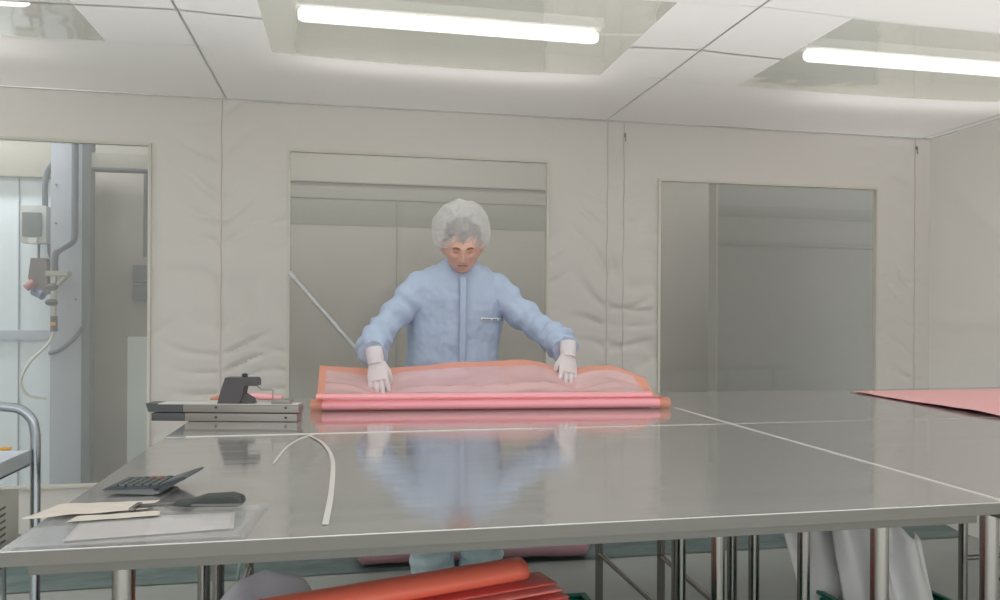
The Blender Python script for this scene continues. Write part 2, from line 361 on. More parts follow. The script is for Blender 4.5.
t = thing('conduit_socket', 'grey double socket box on a vertical conduit behind the left window', 'socket', (-1.215, 5.55, 1.4))
bm = B(); tube(bm, [(-1.33, 5.57, 2.3), (-1.33, 5.57, 1.62)], .014, 10); obj('conduit', bm, 'col_dark', t)
for z in (1.5, 1.37):
    bm = B(); bx(bm, -1.40, -1.3, 5.52, 5.6, z-.055, z+.06, .008); obj('socket_box', bm, 'pipe', t)
t = thing('pale_board', 'pale rectangular board standing behind the left window by its right edge', 'board', (-1.2, 5.2, 0))
bm = B(); bx(bm, -1.345, -1.1, 5.2, 5.23, 0, 1.09, .004); obj('board', bm, 'pale', t)
bm = B(); bx(bm, -1.345, -1.1, 5.19, 5.24, 0, .1, .003); obj('foot_rail', bm, 'col_blue', t)
# isolator switch
t = thing('isolator_switch', 'light grey isolator switch box with dark window mounted left of the column', 'switch box', (-1.9, 5.2, 1.78))
bm = B(); bx(bm, -1.93, -1.785, 5.12, 5.24, 1.66, 1.89, .015); obj('housing', bm, 'pvcw', t)
bm = B(); bx(bm, -1.915, -1.81, 5.105, 5.125, 1.7, 1.845, .008); obj('window_flap', bm, 'swwin', t)
bm = B(); bx(bm, -1.88, -1.83, 5.1, 5.13, 1.655, 1.69, .006); obj('latch', bm, 'hose', t)
bm = B(); tube(bm, smooth_path([(-1.82, 5.2, 1.89), (-1.82, 5.2, 2.03), (-1.8, 5.2, 2.12), (-1.72, 5.1, 2.16)]), .017, 10); obj('cable', bm, 'pipe', t)
bm = B(); tube(bm, smooth_path([(-1.79, 5.18, 1.66), (-1.79, 5.19, 1.6), (-1.76, 5.19, 1.55)]), .01, 8); tube(bm, [(-1.85, 5.19, 1.66), (-1.85, 5.19, 1.57)], .008, 8); obj('lower_cable', bm, 'pipe', t)
t = thing('plug_socket', 'grey angled plug socket with red and blue plug below the isolator switch', 'socket', (-1.85, 5.2, 1.45))
bm = B(); prism(bm, [(-1.87, 1.57), (-1.785, 1.57), (-1.775, 1.36), (-1.84, 1.35), (-1.885, 1.45)], 5.12, 5.26); obj('socket_body', bm, 'plast', t)
bm = B(); tube(bm, [(-1.85, 5.12, 1.42), (-1.89, 5.1, 1.385)], [.028, .022], 12); obj('plug', bm, 'redp', t)
bm = B(); tube(bm, [(-1.86, 5.14, 1.37), (-1.8, 5.12, 1.345)], [.026, .03], 12); obj('plug_collar', bm, 'bluep', t)
# compressed-air drop
t = thing('air_pipe', 'blue grey air pipe with valves running down the column behind the left window', 'pipe', (-1.6, 4.97, 1.5))
bm = B(); tube(bm, [(-1.575, 4.96, 2.3), (-1.575, 4.96, 1.72)]+smooth_path([(-1.575, 4.96, 1.72), (-1.585, 4.95, 1.66), (-1.66, 4.94, 1.6), (-1.675, 4.94, 1.56), (-1.675, 4.94, 1.48)]), .019, 12); obj('main_pipe', bm, 'pipe', t)
bm = B(); bx(bm, -1.72, -1.6, 4.92, 4.99, 1.455, 1.485, .006); tube(bm, [(-1.61, 4.94, 1.455), (-1.69, 4.94, 1.37)], .012, 8); obj('pipe_clamp', bm, 'brass', t)
bm = B(); tube(bm, [(-1.675, 4.94, 1.46), (-1.675, 4.94, 1.16)], .011, 10); obj('fitting', bm, 'brass', t)
for z in (1.39, 1.3):
    bm = B(); sphere(bm, (-1.685, 4.92, z), .027, 14, (1.3, 1, .8)); obj('valve_knob', bm, 'blackp', t)
bm = B(); tube(bm, [(-1.675, 4.93, 1.22), (-1.675, 4.93, 1.13)], .02, 12); obj('coupling', bm, 'blackp', t)
bm = B(); bx(bm, -1.69, -1.66, 4.905, 4.915, 1.165, 1.185, .003); obj('yellow_mark', bm, 'yellow', t)
bm = B(); tube(bm, smooth_path([(-1.675, 4.93, 1.13), (-1.70, 4.92, 1.06), (-1.80, 4.92, .95), (-1.845, 4.92, .84), (-1.81, 4.93, .76), (-1.72, 4.95, .735)]), .009, 8); obj('hose', bm, 'hose', t)
bm = B(); tube(bm, smooth_path([(-1.72, 4.99, 1.0), (-1.66, 4.98, 1.02), (-1.58, 4.98, 1.09), (-1.54, 4.98, 1.15)]), .012, 8); obj('cable_loop', bm, 'pipe', t)

# ---------------------------------------------------------------- lamps above the roof panes
def lamp(x0, x1, y, z, label, kind='lamp'):
    t = thing('ceiling_lamp', label, 'lamp', ((x0+x1)/2, y, z), 'fluorescent lamps above the roof panes')
    bm = B(); tube(bm, [(x0, y, z), (x0+.02, y, z)]+[(x0+.02+(x1-x0-.04)*i/6, y, z) for i in range(1, 6)]+[(x1-.02, y, z), (x1, y, z)], [.02]+[.029]*7+[.02], 16)
    obj('diffuser', bm, 'lamp', t)
    bm = B(); bx(bm, x0-.02, x1+.02, y-.045, y+.045, z+.03, z+.075, .006); obj('lamp_body', bm, 'lampb', t)
    for q in (x0+.2, x1-.2):
        bm = B(); tube(bm, [(q, y, z+.07), (q, y, 3.2)], .003, 6); obj('hanger', bm, 'alu', t)
lamp(-.205, 1.112, 3.345, 2.5, 'lit fluorescent tube above the middle roof pane, over the man')
lamp(2.165, 3.45, 3.36, 2.5, 'lit fluorescent tube above the right roof pane')
lamp(-2.5, -1.262, 3.42, 2.5, 'lit fluorescent tube cut off at the top left corner')
t = thing('lamp_streak', 'thin pale rod modelling a lamp reflection beside the right end of the middle lamp', 'cable', (1.2, 3.33, 2.5))
bm = B(); tube(bm, [(1.13, 3.34, 2.515), (1.36, 3.33, 2.525)], .004, 6); obj('streak', bm, 'white', t)  # pale rods model the lamp reflection streaks in the roof panes
bm = B(); sphere(bm, (1.365, 3.33, 2.525), .007, 8); obj('streak_tip', bm, 'white', t)
bm = B(); tube(bm, [(2.79, 3.1, 2.37), (3.02, 3.35, 2.47)], .0045, 6); tag(obj('lamp_streak', bm, 'white'), 'thin slanting pale rod modelling a lamp reflection below the right lamp', 'cable')
# ---------------------------------------------------------------- steel tables
TZ = .9
def steel_table(label, x0, x1, y0, y1, legs, braces=(), casters=()):
    t = thing('steel_table', label, 'table', ((x0+x1)/2, (y0+y1)/2, 0), 'steel work tables pushed together')
    bm = B(); bx(bm, x0, x1, y0, y1, TZ-.022, TZ, .0012); obj('tabletop', bm, 'steel', t, smooth=False)
    bm = B()
    for a in ((x0-.0008, x1+.0008, y0-.0008, y0), (x0-.0008, x1+.0008, y1, y1+.0008), (x0-.0008, x0, y0, y1), (x1, x1+.0008, y0, y1)): bx(bm, *a, TZ-.022, TZ-.0018)
    obj('edge_shade_band', bm, 'steel_shaded', t, smooth=False)  # darker steel colour stands for the edge reflecting a dim floor
    bm = B()
    for a in ((x0+.03, x1-.03, y0+.03, y0+.055), (x0+.03, x1-.03, y1-.055, y1-.03)): bx(bm, a[0], a[1], a[2], a[3], TZ-.045, TZ-.021, .001)
    for a in ((x0+.03, x0+.055), (x1-.055, x1-.03)): bx(bm, a[0], a[1], y0+.055, y1-.055, TZ-.045, TZ-.021, .001)
    obj('under_frame', bm, 'steel_shaded', t)
    for (x, y) in legs:
        bm = B(); z0 = .07 if (x, y) in casters else .012
        tube(bm, [(x, y, z0), (x, y, TZ-.021)], .0165, 16)
        lg = obj('leg', bm, 'tube', t)
        bm = B(); tube(bm, [(x, y, 0), (x, y, .014)], [.02, .017], 14) if z0 < .05 else (tube(bm, [(x-.012, y, .032), (x+.012, y, .032)], .032, 16), bx(bm, x-.018, x+.018, y-.014, y+.014, .06, .075, .002))
        obj('foot' if z0 < .05 else 'caster', bm, 'rubber' if z0 < .05 else 'chrome', lg)
    for (a, b, z) in braces:
        bm = B(); tube(bm, [(a[0], a[1], z), (b[0], b[1], z)], .011, 12); obj('stretcher', bm, 'tube', t)
    return t
steel_table('front left steel table holding the calculator and papers', -.485, 1.192, 1.212, 2.244,
            [(-.332, 1.27), (-.372, 2.19), (1.0, 1.3), (1.0, 2.19), (.898, 1.75)], [((-.332, 1.27), (-.372, 2.19), .2), ((1.0, 1.3), (1.0, 2.19), .2)])
steel_table('rear left steel table in front of the man, carrying the pink film', -.485, 1.192, 2.25, 3.24,
            [(-.352, 2.3), (-.37, 3.18), (1.05, 3.1), (1.06, 2.35)], [((1.05, 3.1), (1.06, 2.35), .24), ((-.352, 2.3), (-.37, 3.18), .24)])
steel_table('front right steel table, bare, cut off by the right edge of the picture', 1.198, 3.1, 1.212, 2.244,
            [(1.244, 1.3), (1.185+.03, 1.88), (1.25, 2.2), (3.0, 1.3), (3.0, 2.2)], [((1.25, 2.2), (3.0, 2.2), .2)])
steel_table('rear right steel table with the flat pink sheet on it', 1.198, 3.15, 2.25, 3.22,
            [(1.293, 3.02), (1.262, 2.36), (2.37, 2.6), (3.05, 3.1), (3.05, 2.36)], [((1.293, 3.02), (1.262, 2.36), .24), ((2.37, 2.6), (3.05, 2.6), .3)], [(2.37, 2.6)])

# ---------------------------------------------------------------- pink film being rolled on the rear table
t = thing('pink_film', 'translucent pink film with orange edges, part rolled, under the man\'s hands', 'film', (.52, 2.73, TZ))
rl, rr_ = Vector((-.118, 2.78, 0)), Vector((1.168, 2.672, 0))
ax = (rr_-rl).normalized(); nrm = Vector((-ax.y, ax.x, 0)); Lr = (rr_-rl).length
def film_roll(s0, s1, ky, kz, cz, off, m, name, par):
    bm = B(); rs = []
    n = 26
    for i in range(n+1):
        s = s0+(s1-s0)*i/n; p = rl+ax*s+nrm*off
        k = 1+.05*noise.noise(Vector((s*3, off*9, 1)))
        rs.append([Vector((p.x, p.y, 0))+nrm*(ky*k*math.cos(2*PI*j/20))+Vector((0, 0, cz+kz*k*math.sin(2*PI*j/20))) for j in range(20)])
    rings(bm, rs); return obj(name, bm, m, par)
film_roll(.035, Lr-.035, .034, .019, TZ+.021, 0, 'roll', 'roll', t)
film_roll(.0, .04, .0345, .0195, TZ+.021, 0, 'orange', 'roll_end', t); film_roll(Lr-.04, Lr, .0345, .0195, TZ+.021, 0, 'orange', 'roll_end', t)
film_roll(.015, Lr-.06, .022, .012, TZ+.046, .018, 'roll', 'upper_roll', t)
def sheet_pt(u, v, lift=0):
    # u 0..1 across, v 0..1 from the roll to the raised far edge
    x = -.10+1.25*u; yb = 2.735-.085*u
    xe = x
    if v > 0: xe = x+(.0-.03*u*u*0)*v
    depth = .34
    y = yb+depth*v
    z = TZ+.044+.095*(v**2.0)
    # the right-hand corner droops
    dr = max(0, (u-.9)/.1); z -= .05*dr*dr*v; y -= .14*dr*dr*v
    for h, hv_, dp in ((.184, .58, .040), (.78, .72, .055)):      # pressed down under each hand
        z -= dp*math.exp(-((u-h)/.06)**2)*math.exp(-((v-hv_)/.26)**2)
    z += .016*math.exp(-((v-.40-.30*abs(u-.47))/.05)**2)*(.3+math.exp(-((u-.47)/.3)**2))
    z += .010*math.exp(-((v-.22+.12*(u-.2))/.035)**2)*math.exp(-((u-.3)/.25)**2)
    z += .012*math.sin(u*9+v*3)*v+.012*noise.noise(Vector((u*7, v*4, 2)))*v+.004*noise.noise(Vector((u*22, v*9, 3)))*v
    z += .012*u*v
    return Vector((xe, y, z+lift))
bm = B(); grid(bm, 120, 36, sheet_pt); obj('loose_sheet', bm, 'film_clear', t)
bm = B(); grid(bm, 120, 3, lambda u, v: sheet_pt(u, .9+v*.1, .0012)); obj('far_edge', bm, 'orange', t)
for a, b in ((0, .022), (.974, 1)):
    bm = B(); grid(bm, 3, 30, lambda u, v: sheet_pt(a+(b-a)*u, v, .0012)); obj('side_edge', bm, 'orange', t)
# layer lying under the raised sheet
bm = B(); grid(bm, 60, 10, lambda u, v: Vector((-.09+1.24*u, 2.76-.085*u+.30*v, TZ+.004+.02*(1-v)+.003*noise.noise(Vector((u*9, v*3, 4)))))); obj('under_sheet', bm, 'film', t, solid=.001)
# small pink film pieces behind the cutting bar
t = thing('pink_film_offcut', 'flat rolled pink and orange film piece lying behind the grey cutting bar', 'film', (-.3, 3.05, TZ))
bm = B(); tube(bm, [(-.42, 3.12, TZ+.02), (-.36, 3.11, TZ+.022), (-.3, 3.095, TZ+.020), (-.24, 3.08, TZ+.016)], [.012, .018, .018, .012], 14, flat=.7); obj('roll', bm, 'pinksheet', t)
bm = B(); tube(bm, [(-.51, 3.13, TZ+.012), (-.47, 3.125, TZ+.018), (-.38, 3.11, TZ+.021)], [.009, .016, .0185], 14, flat=.7); obj('orange_end', bm, 'orange', t)
# pink sheet on the right table
def ps(u, v):
    x = 2.165+.07*v+.85*u; y = 2.22+.885*v
    z = TZ+.004+.006*math.exp(-u/.06)*(1-.7*v)*(1+.5*math.sin(v*7))+.006*noise.noise(Vector((u*4, v*4, 6)))**2
    return Vector((x, y, z))
bm = B(); grid(bm, 40, 40, ps); o = obj('pink_sheet', bm, 'pinksheet', solid=.0015); tag(o, 'flat pink film sheet lying on the rear right steel table', 'film')

# ---------------------------------------------------------------- cutting bar with grip on the rear left table
t = thing('cutting_bar', 'grey two-layer aluminium cutting bar with dark grip, overhanging the left table edge', 'cutter', (-.36, 2.58, TZ))
M = Matrix.Translation((-.364, 2.575, TZ)) @ Matrix.Rotation(math.atan2(-.094, .444), 4, 'Z')
Lb = .245
bm = B(); bx(bm, -.13, Lb-.02, -.03, .03, .001, .026, .003, M); obj('lower_bar', bm, 'alu', t)
bm = B(); bx(bm, -.135, Lb-.015, -.03, .03, .029, .052, .003, M); obj('upper_bar', bm, 'alu', t)
bm = B(); bx(bm, -Lb+.01, -.131, -.03, .03, .001, .026, .003, M); prism(bm, [(-Lb-.008, .056), (-Lb+.03, .056), (-Lb+.03, .052), (-.136, .052), (-.136, .029), (-Lb, .029)], -.03, .03, M); obj('dark_end', bm, 'alud', t)
bm = B(); prism(bm, [(-Lb+.03, .053), (Lb-.02, .053), (Lb-.02, .0555), (-Lb+.03, .0555)], -.028, .028, M); obj('top_strip', bm, 'white', t)
bm = B(); prism(bm, [(-.03, .056), (.04, .056), (.05, .085), (.055, .112), (.14-.045, .112), (.095, .13), (.09, .138), (-.005, .138), (-.018, .1)], -.022, .022, M); obj('grip', bm, 'plast', t)
bm = B(); prism(bm, [(.03, .06), (.035, .1), (.08, .07), (.085, .056)], -.014, .014, M); obj('wedge', bm, 'plast', t)
bm = B(); tube(bm, [M @ Vector((.05, 0, .137)), M @ Vector((.05, 0, .147)), M @ Vector((.05, 0, .15))], [.009, .009, .006], 12); obj('knob', bm, 'blackp', t)
bm = B(); tube(bm, [M @ Vector(p) for p in ((.09, 0, .11), (.105, 0, .098), (.14, 0, .098), (.14, 0, .06))], .002, 6); obj('wire_spring', bm, 'alu', t)
bm = B(); bx(bm, .14, .2, -.02, .02, .056, .068, .003, M); obj('end_block', bm, 'alu', t)
for x in (-.03, .19):
    for z in (.014, .045):
        bm = B(); tube(bm, [M @ Vector((x, -.03, z)), M @ Vector((x, -.033, z))], .004, 10); obj('screw', bm, 'blackp', t)
# narrow steel strips along the joints, and pale strips modelling reflection-like bright curves
bm = B(); bx(bm, 1.1925, 1.1975, 1.214, 3.215, TZ-.001, TZ+.0022, .0006); tag(obj('joint_strip', bm, 'pale_strip'), 'thin bright strip along the joint between the left and right tables', 'strip')
bm = B(); bx(bm, -.43, .55, 2.2445, 2.2500, TZ-.001, TZ+.0022, .0006); tag(obj('joint_strip', bm, 'pale_strip'), 'thin bright strip along the joint of the two left tables', 'strip')
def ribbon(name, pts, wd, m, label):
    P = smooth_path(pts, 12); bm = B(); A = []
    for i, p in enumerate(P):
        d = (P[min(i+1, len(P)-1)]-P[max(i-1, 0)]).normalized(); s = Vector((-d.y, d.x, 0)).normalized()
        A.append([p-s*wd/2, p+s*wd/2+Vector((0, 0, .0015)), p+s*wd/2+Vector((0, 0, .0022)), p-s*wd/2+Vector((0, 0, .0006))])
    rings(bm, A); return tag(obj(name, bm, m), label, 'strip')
ribbon('bright_strip', [(-.159, 1.811, TZ+.001), (-.148, 2.0, TZ+.001), (-.125, 2.14, TZ+.001), (-.085, 2.235, TZ+.001)], .004, 'pale_strip', 'thin pale strip modelling a reflection-like bright curve, left of the thick one on the front table')
ribbon('bright_strip', [(-.031, 1.27, TZ+.001), (-.026, 1.52, TZ+.001), (-.030, 1.84, TZ+.001), (-.058, 2.07, TZ+.001), (-.105, 2.23, TZ+.001)], .010, 'pale_strip', 'thick pale strip modelling a reflection-like bright curve toward the front of the steel table')

# ---------------------------------------------------------------- small things on the front left table
# calculator
t = thing('calculator', 'dark desk calculator with raised tilted display, at the left table edge', 'calculator', (-.37, 1.58, TZ))
ca = math.atan2(.0, .1)
M = Matrix.Translation((-.37, 1.585, TZ+.001)) @ Matrix.Rotation(-.16, 4, 'Z') @ Matrix.Diagonal((.86, .86, .8, 1))
bm = B(); prism(bm, [(-.075, .008), (-.07, .004), (.03, .001), (.045, .004), (.045, .016), (-.07, .012)], -.055, .055, M); obj('case', bm, 'calcl', t)
bm = B(); prism(bm, [(-.076, .012), (.045, .016), (.045, .020), (-.073, .0155)], -.057, .057, M); obj('face_plate', bm, 'calc', t)
bm = B(); prism(bm, [(.03, .012), (.036, .02), (.098, .043), (.104, .042), (.1, .037), (.045, .008)], -.055, .055, M); obj('display_hood', bm, 'calc', t)
bm = B(); prism(bm, [(.042, .0222), (.09, .0398), (.089, .0412), (.041, .0236)], -.045, .045, M); obj('display', bm, 'lcd', t)
for i in range(6):
    for j in range(5):
        x = -.064+i*.0175; y = -.045+j*.0195
        bm = B(); z = .0155+(x+.07)*.035; bx(bm, x, x+.0125, y, y+.014, z-.002, z+.005, .0015, M)
        obj('key', bm, 'keyr' if (i, j) in ((3, 4), (4, 4)) else 'key', t)
# utility scraper knife
t = thing('scraper_knife', 'dark-gripped scraper knife lying on the papers', 'knife', (-.25, 1.39, TZ))
M = Matrix.Translation((-.225, 1.40, TZ+.006)) @ Matrix.Rotation(-.1, 4, 'Z')
bm = B(); prism(bm, [(-.065, .006), (-.04, .004), (.045, .003), (.055, .008), (.052, .018), (.035, .024), (-.01, .022), (-.035, .014), (-.06, .012)], -.014, .014, M); g = obj('grip', bm, 'knife', t)
b_ = g.modifiers.new('b', 'BEVEL'); b_.width = .003; b_.segments = 3
bm = B(); prism(bm, [(-.03, .006), (.052, .005), (.054, .009), (-.03, .009)], -.0145, .0145, M); obj('grip_band', bm, 'calcl', t)
bm = B(); prism(bm, [(-.125, .003), (-.064, .006), (-.06, .0095), (-.125, .006)], -.007, .007, M); obj('shank', bm, 'blade', t)
bm = B(); bx(bm, -.128, -.12, -.028, .014, .001, .008, .001, M); obj('blade', bm, 'blade', t)
# papers
def sheetpoly(name, c, m, label, cat, z, amp=.002, sd=1, n=24):
    """c: four corners front-left, front-right, back-right, back-left"""
    c = [Vector((*p, 0)) for p in c]; bm = B()
    def f(u, v):
        p = (c[0]*(1-u)+c[1]*u)*(1-v)+(c[3]*(1-u)+c[2]*u)*v
        return Vector((p.x, p.y, z+amp*(.5+.5*noise.noise(Vector((u*4, v*4, sd))))))
    grid(bm, n, n, f); return tag(obj(name, bm, m, solid=.0005), label, cat)
sheetpoly('printed_paper', [(-.41, 1.245), (-.172, 1.272), (-.184, 1.376), (-.42, 1.37)], 'paper2', 'white printed paper inside the clear plastic sleeve', 'paper', TZ+.0015, .001, 2)
sheetpoly('plastic_sleeve', [(-.474, 1.214), (-.15, 1.214), (-.134, 1.416), (-.479, 1.44)], 'sleeve', 'clear plastic sleeve lying at the front left table corner', 'plastic sleeve', TZ+.003, .003, 3)
sheetpoly('cream_paper', [(-.51, 1.362), (-.33, 1.40), (-.323, 1.46), (-.484, 1.457)], 'paper', 'cream paper sheet sticking out over the left table edge', 'paper', TZ+.0065, .004, 4)
sheetpoly('cream_paper', [(-.435, 1.335), (-.30, 1.355), (-.305, 1.385), (-.43, 1.37)], 'paper', 'narrow cream paper strip between the knife blade and the sleeve', 'paper', TZ+.0065, .002, 5)

# ---------------------------------------------------------------- trolley at the far left
t = thing('trolley', 'steel tube trolley with trays at the left edge of the picture', 'trolley', (-.95, 1.7, 0))
hx = -.682
for y in (1.9, 1.32):
    xl = -1.25
    if y < 1.5: continue
    bm = B(); tube(bm, [(hx, y, .06), (hx, y, .965)]+smooth_path([(hx, y, .965), (hx-.008, y, 1.0), (hx-.033, y, 1.024), (hx-.075, y, 1.031)])[1:]+[(xl+.075, y, 1.031)]+smooth_path([(xl+.075, y, 1.031), (xl+.033, y, 1.024), (xl+.008, y, 1.0), (xl, y, .965)])[1:]+[(xl, y, .06)], .0105, 14); obj('handle_frame', bm, 'chrome', t)
bm = B()
for z in (.9, .72):
    pass
def tray(z, name):
    bm = B(); x0, x1, y0, y1 = -1.24, hx-.005, 1.3, 1.885
    bx(bm, x0, x1, y0, y1, z, z+.004); bx(bm, x1-.004, x1, y0, y1, z, z+.034, .001); bx(bm, x0, x0+.004, y0, y1, z, z+.034, .001)
    bx(bm, x0, x1, y1-.004, y1, z, z+.034, .001); bx(bm, x0, x1, y0, y0+.004, z, z+.034, .001)
    obj(name, bm, 'tray', t)
tray(.90, 'upper_tray'); tray(.715, 'lower_tray'); 
for x in (-1.23, hx-.02):
    bm = B(); tube(bm, [(x, 1.31, .06), (x, 1.31, .94)], .0105, 12); obj('front_post', bm, 'chrome', t)
for x in (-1.24, hx-.01):
    for y in (1.32, 1.9):
        bm = B(); tube(bm, [(x-.011, y, .03), (x+.011, y, .03)], .03, 16); bx(bm, x-.016, x+.016, y-.012, y+.012, .045, .07, .002); obj('caster', bm, 'rubber', t)
t = thing('metal_case', 'beige metal case with vent slots on the lower trolley tray', 'case', (-.95, 1.7, .73))
bm = B(); bx(bm, -1.12, -.700, 1.45, 1.86, .72, .855, .004); obj('case_body', bm, 'box', t)
for k in range(7):
    for c_ in range(2):
        bm = B(); y0 = 1.50+c_*.17; z = .745+k*.014
        bx(bm, -.701, -.6985, y0, y0+.12, z, z+.005, .001); obj('vent_slot', bm, 'vent', t)
bm = B(); tube(bm, [(-.83, 1.86, .939), (-.725, 1.886, .939)], .004, 6); pn = obj('pencil', bm, 'yellow'); tag(pn, 'yellow pencil lying on the rim of the upper trolley tray', 'pencil')
bm = B(); tube(bm, smooth_path([(-.53, 1.35, .86), (-.52, 1.36, .5), (-.45, 1.4, .25), (-.42, 1.5, .006)]), .003, 6); tag(obj('cord', bm, 'cordd'), 'dark cord hanging down beside the front left table corner', 'cord')
bm = B(); tube(bm, smooth_path([(-.28, 2.3, .874), (-.285, 2.3, .6), (-.30, 2.3, .4), (-.24, 2.4, .1), (-.1, 2.45, .004)]), .004, 6); tag(obj('cord', bm, 'cordg'), 'pale green cord hanging under the table beside its left rear leg', 'cord')

# ---------------------------------------------------------------- mop handle leaning behind the man
t = thing('floor_mop', 'aluminium mop handle leaning on the curtain behind the man', 'mop', (.9, 3.98, 0))
p0, p1 = Vector((-.282, 4.045, 1.45)), Vector((.92, 3.9, .05)); dd = (p1-p0).normalized()
bm = B(); tube(bm, [p0+dd*.03, p1], .0125, 14); obj('handle', bm, 'pole', t)
bm = B(); tube(bm, [p0-dd*.005, p0, p0+dd*.03, p0+dd*.04], [.008, .014, .015, .013], 14); obj('end_cap', bm, 'white', t)
bm = B(); bx(bm, .74, 1.1, 3.86, 3.95, .02, .045, .01); obj('mop_pad', bm, 'mop', t)

# ---------------------------------------------------------------- film pack on the floor behind the man
t = thing('film_pack', 'dull pink film pack wrapped in clear plastic on the floor behind the man', 'film pack', (.64, 3.85, 0))
def pack(e, m, name):
    bm = B(); rs = []
    for i in range(41):
        u = i/40; x = .06-e+(1.17+2*e)*u; y = 3.88-.05*u; k = 1+.08*noise.noise(Vector((u*6, e*50, 3)))
        e2 = .6 if i in (0, 40) else 1
        rs.append([Vector((x, y+(.1+e)*math.cos(a)*k*e2, .064+e+(.06+e)*max(-1.0, math.sin(a)*k)*e2+.006*noise.noise(Vector((x*8, a*2, 2))))) for a in [2*PI*j/24 for j in range(24)]])
    rings(bm, rs); return obj(name, bm, m, t)
pack(0, 'packfilm', 'film_bundle'); pack(.006, 'wrap', 'wrapping')

# ---------------------------------------------------------------- crates under the tables
def crate(label, x0, x1, y0, y1, h):
    t = thing('plastic_crate', label, 'crate', ((x0+x1)/2, (y0+y1)/2, 0))
    bm = B(); bx(bm, x0, x1, y0, y1, .005, .015, .002)
    for a in ((x0, x1, y0, y0+.006), (x0, x1, y1-.006, y1), (x0, x0+.006, y0, y1), (x1-.006, x1, y0, y1)): bx(bm, *a, .006, h-.004, .001)
    n = int((x1-x0)/.05)
    for k in range(n+1):
        x = x0+(x1-x0)*k/n
        for y in (y0-.004, y1+.004): bx(bm, x-.003, x+.003, y-.004, y+.004, .02, h-.02)
    n = int((y1-y0)/.05)
    for k in range(n+1):
        y = y0+(y1-y0)*k/n
        for x in (x0-.004, x1+.004): bx(bm, x-.004, x+.004, y-.003, y+.003, .02, h-.02)
    obj('crate_body', bm, 'crate', t)
    bm = B()
    for a in ((x0-.012, x1+.012, y0-.012, y0+.006), (x0-.012, x1+.012, y1-.006, y1+.012), (x0-.012, x0+.006, y0, y1), (x1-.006, x1+.012, y0, y1)): bx(bm, *a, h-.012, h, .003)
    obj('rim', bm, 'crate', t)
crate('long green plastic crate full of red film under the front table', -.33, .63, 1.45, 2.0, .487)
crate('small green plastic crate holding grey plastic sheets, right of the table legs', 1.4, 1.72, 1.5, 2.12, .42)
# red film sheets and roll resting in the long crate
names = ['topmost', 'second from the top', 'third from the top', 'fourth from the top', 'middle one', 'fourth from the bottom', 'third from the bottom', 'second from the bottom', 'lowest']
for k in range(9):
    a = .255; ex = Vector((math.cos(a), math.sin(a), 0)); ey = Vector((-math.sin(a), math.cos(a), 0))
    fr_ = Vector((.522+.010*k, 1.868-.020*k, .568-.011*k)); dp = .09+.019*k; ln = .80
    bm = B()
    grid(bm, 30, 10, lambda u, v: fr_-ex*(ln*(1-u))+ey*(dp*v)+Vector((0, 0, .004*math.sin(u*5)*(1-u))))
    tag(obj('red_sheet', bm, ('redsheet', 'redsheet_b')[k % 2], solid=.004), '%s of the red film sheets stacked in the long crate' % names[k], 'film sheet', 'red film sheets in the crate')
t = thing('red_film_roll', 'bright red orange film roll on top of the crate stack', 'film roll', (.15, 1.8, .6))
a0, a1 = Vector((-.36, 1.685, .592)), Vector((.437, 1.895, .602))
bm = B(); rs = []
dx = (a1-a0).normalized(); sx = Vector((-dx.y, dx.x, 0))
for i in range(31):
    p = a0.lerp(a1, i/30); rs.append([p+sx*(.042*math.cos(2*PI*j/24))+Vector((0, 0, .024*math.sin(2*PI*j/24)-.0*i)) for j in range(24)])
rings(bm, rs, cap=False); obj('roll', bm, 'redroll', t, solid=.004)
bm = B(); rs = []
for i in range(2):
    p = a1-dx*(.05-.046*i); rs.append([p+sx*(.034*math.cos(2*PI*j/24))+Vector((0, 0, .018*math.sin(2*PI*j/24))) for j in range(24)])
rings(bm, rs, cap=False); obj('inner_layer', bm, 'redsheet', t, solid=.003)
# milky bag at the left end of the long crate
bm = B(); vs = sphere(bm, (-.2, 2.11, .42), .14, 40, (1.0, .55, .95))
for v in vs: v.co += v.normal*0+Vector((noise.noise(v.co*14), noise.noise(v.co*14+Vector((5, 0, 0))), noise.noise(v.co*14+Vector((0, 5, 0)))))*.025
for v in vs: v.co.z = max(v.co.z, .30)
t = thing('plastic_bag', 'crumpled milky plastic bag on a low carton behind the long crate', 'bag', (-.2, 2.11, .3)); obj('bag', bm, 'bagclear', t)
bm = B(); bx(bm, -.3, -.08, 2.03, 2.2, 0, .3, .004); tag(obj('carton', bm, 'box'), 'low pale carton under the milky plastic bag', 'carton')
# grey plastic sheets leaning in the small crate
specs = [((1.43, 2.06, .03), (1.29, 2.12, .665), (1.50, 2.06, .665), (1.63, 1.98, .03), 'pale grey plastic sheet leaning leftmost in the small crate'),
         ((1.47, 1.96, .03), (1.39, 2.03, .672), (1.57, 1.98, .645), (1.68, 1.93, .03), 'folded grey plastic sheet in the middle of the small crate'),
         ((1.52, 1.85, .03), (1.50, 1.97, .655), (1.635, 1.93, .60), (1.69, 1.84, .03), 'narrow grey plastic sheet at the right of the small crate')]
for k, (a, b, c, d, lb) in enumerate(specs):
    a, b, c, d = map(Vector, (a, b, c, d)); bm = B()
    def f(u, v, k=k):
        p = (a*(1-u)+d*u)*(1-v)+(b*(1-u)+c*u)*v
        w_ = .022*math.sin(u*9+k*2+v*1.5)*v+.012*noise.noise(Vector((u*4, v*3, k)))
        return p+Vector((0, w_, .012*math.sin(u*14+k)*v))
    grid(bm, 40, 30, f); tag(obj('grey_plastic_sheet', bm, 'bag', solid=.003), lb, 'plastic sheet')

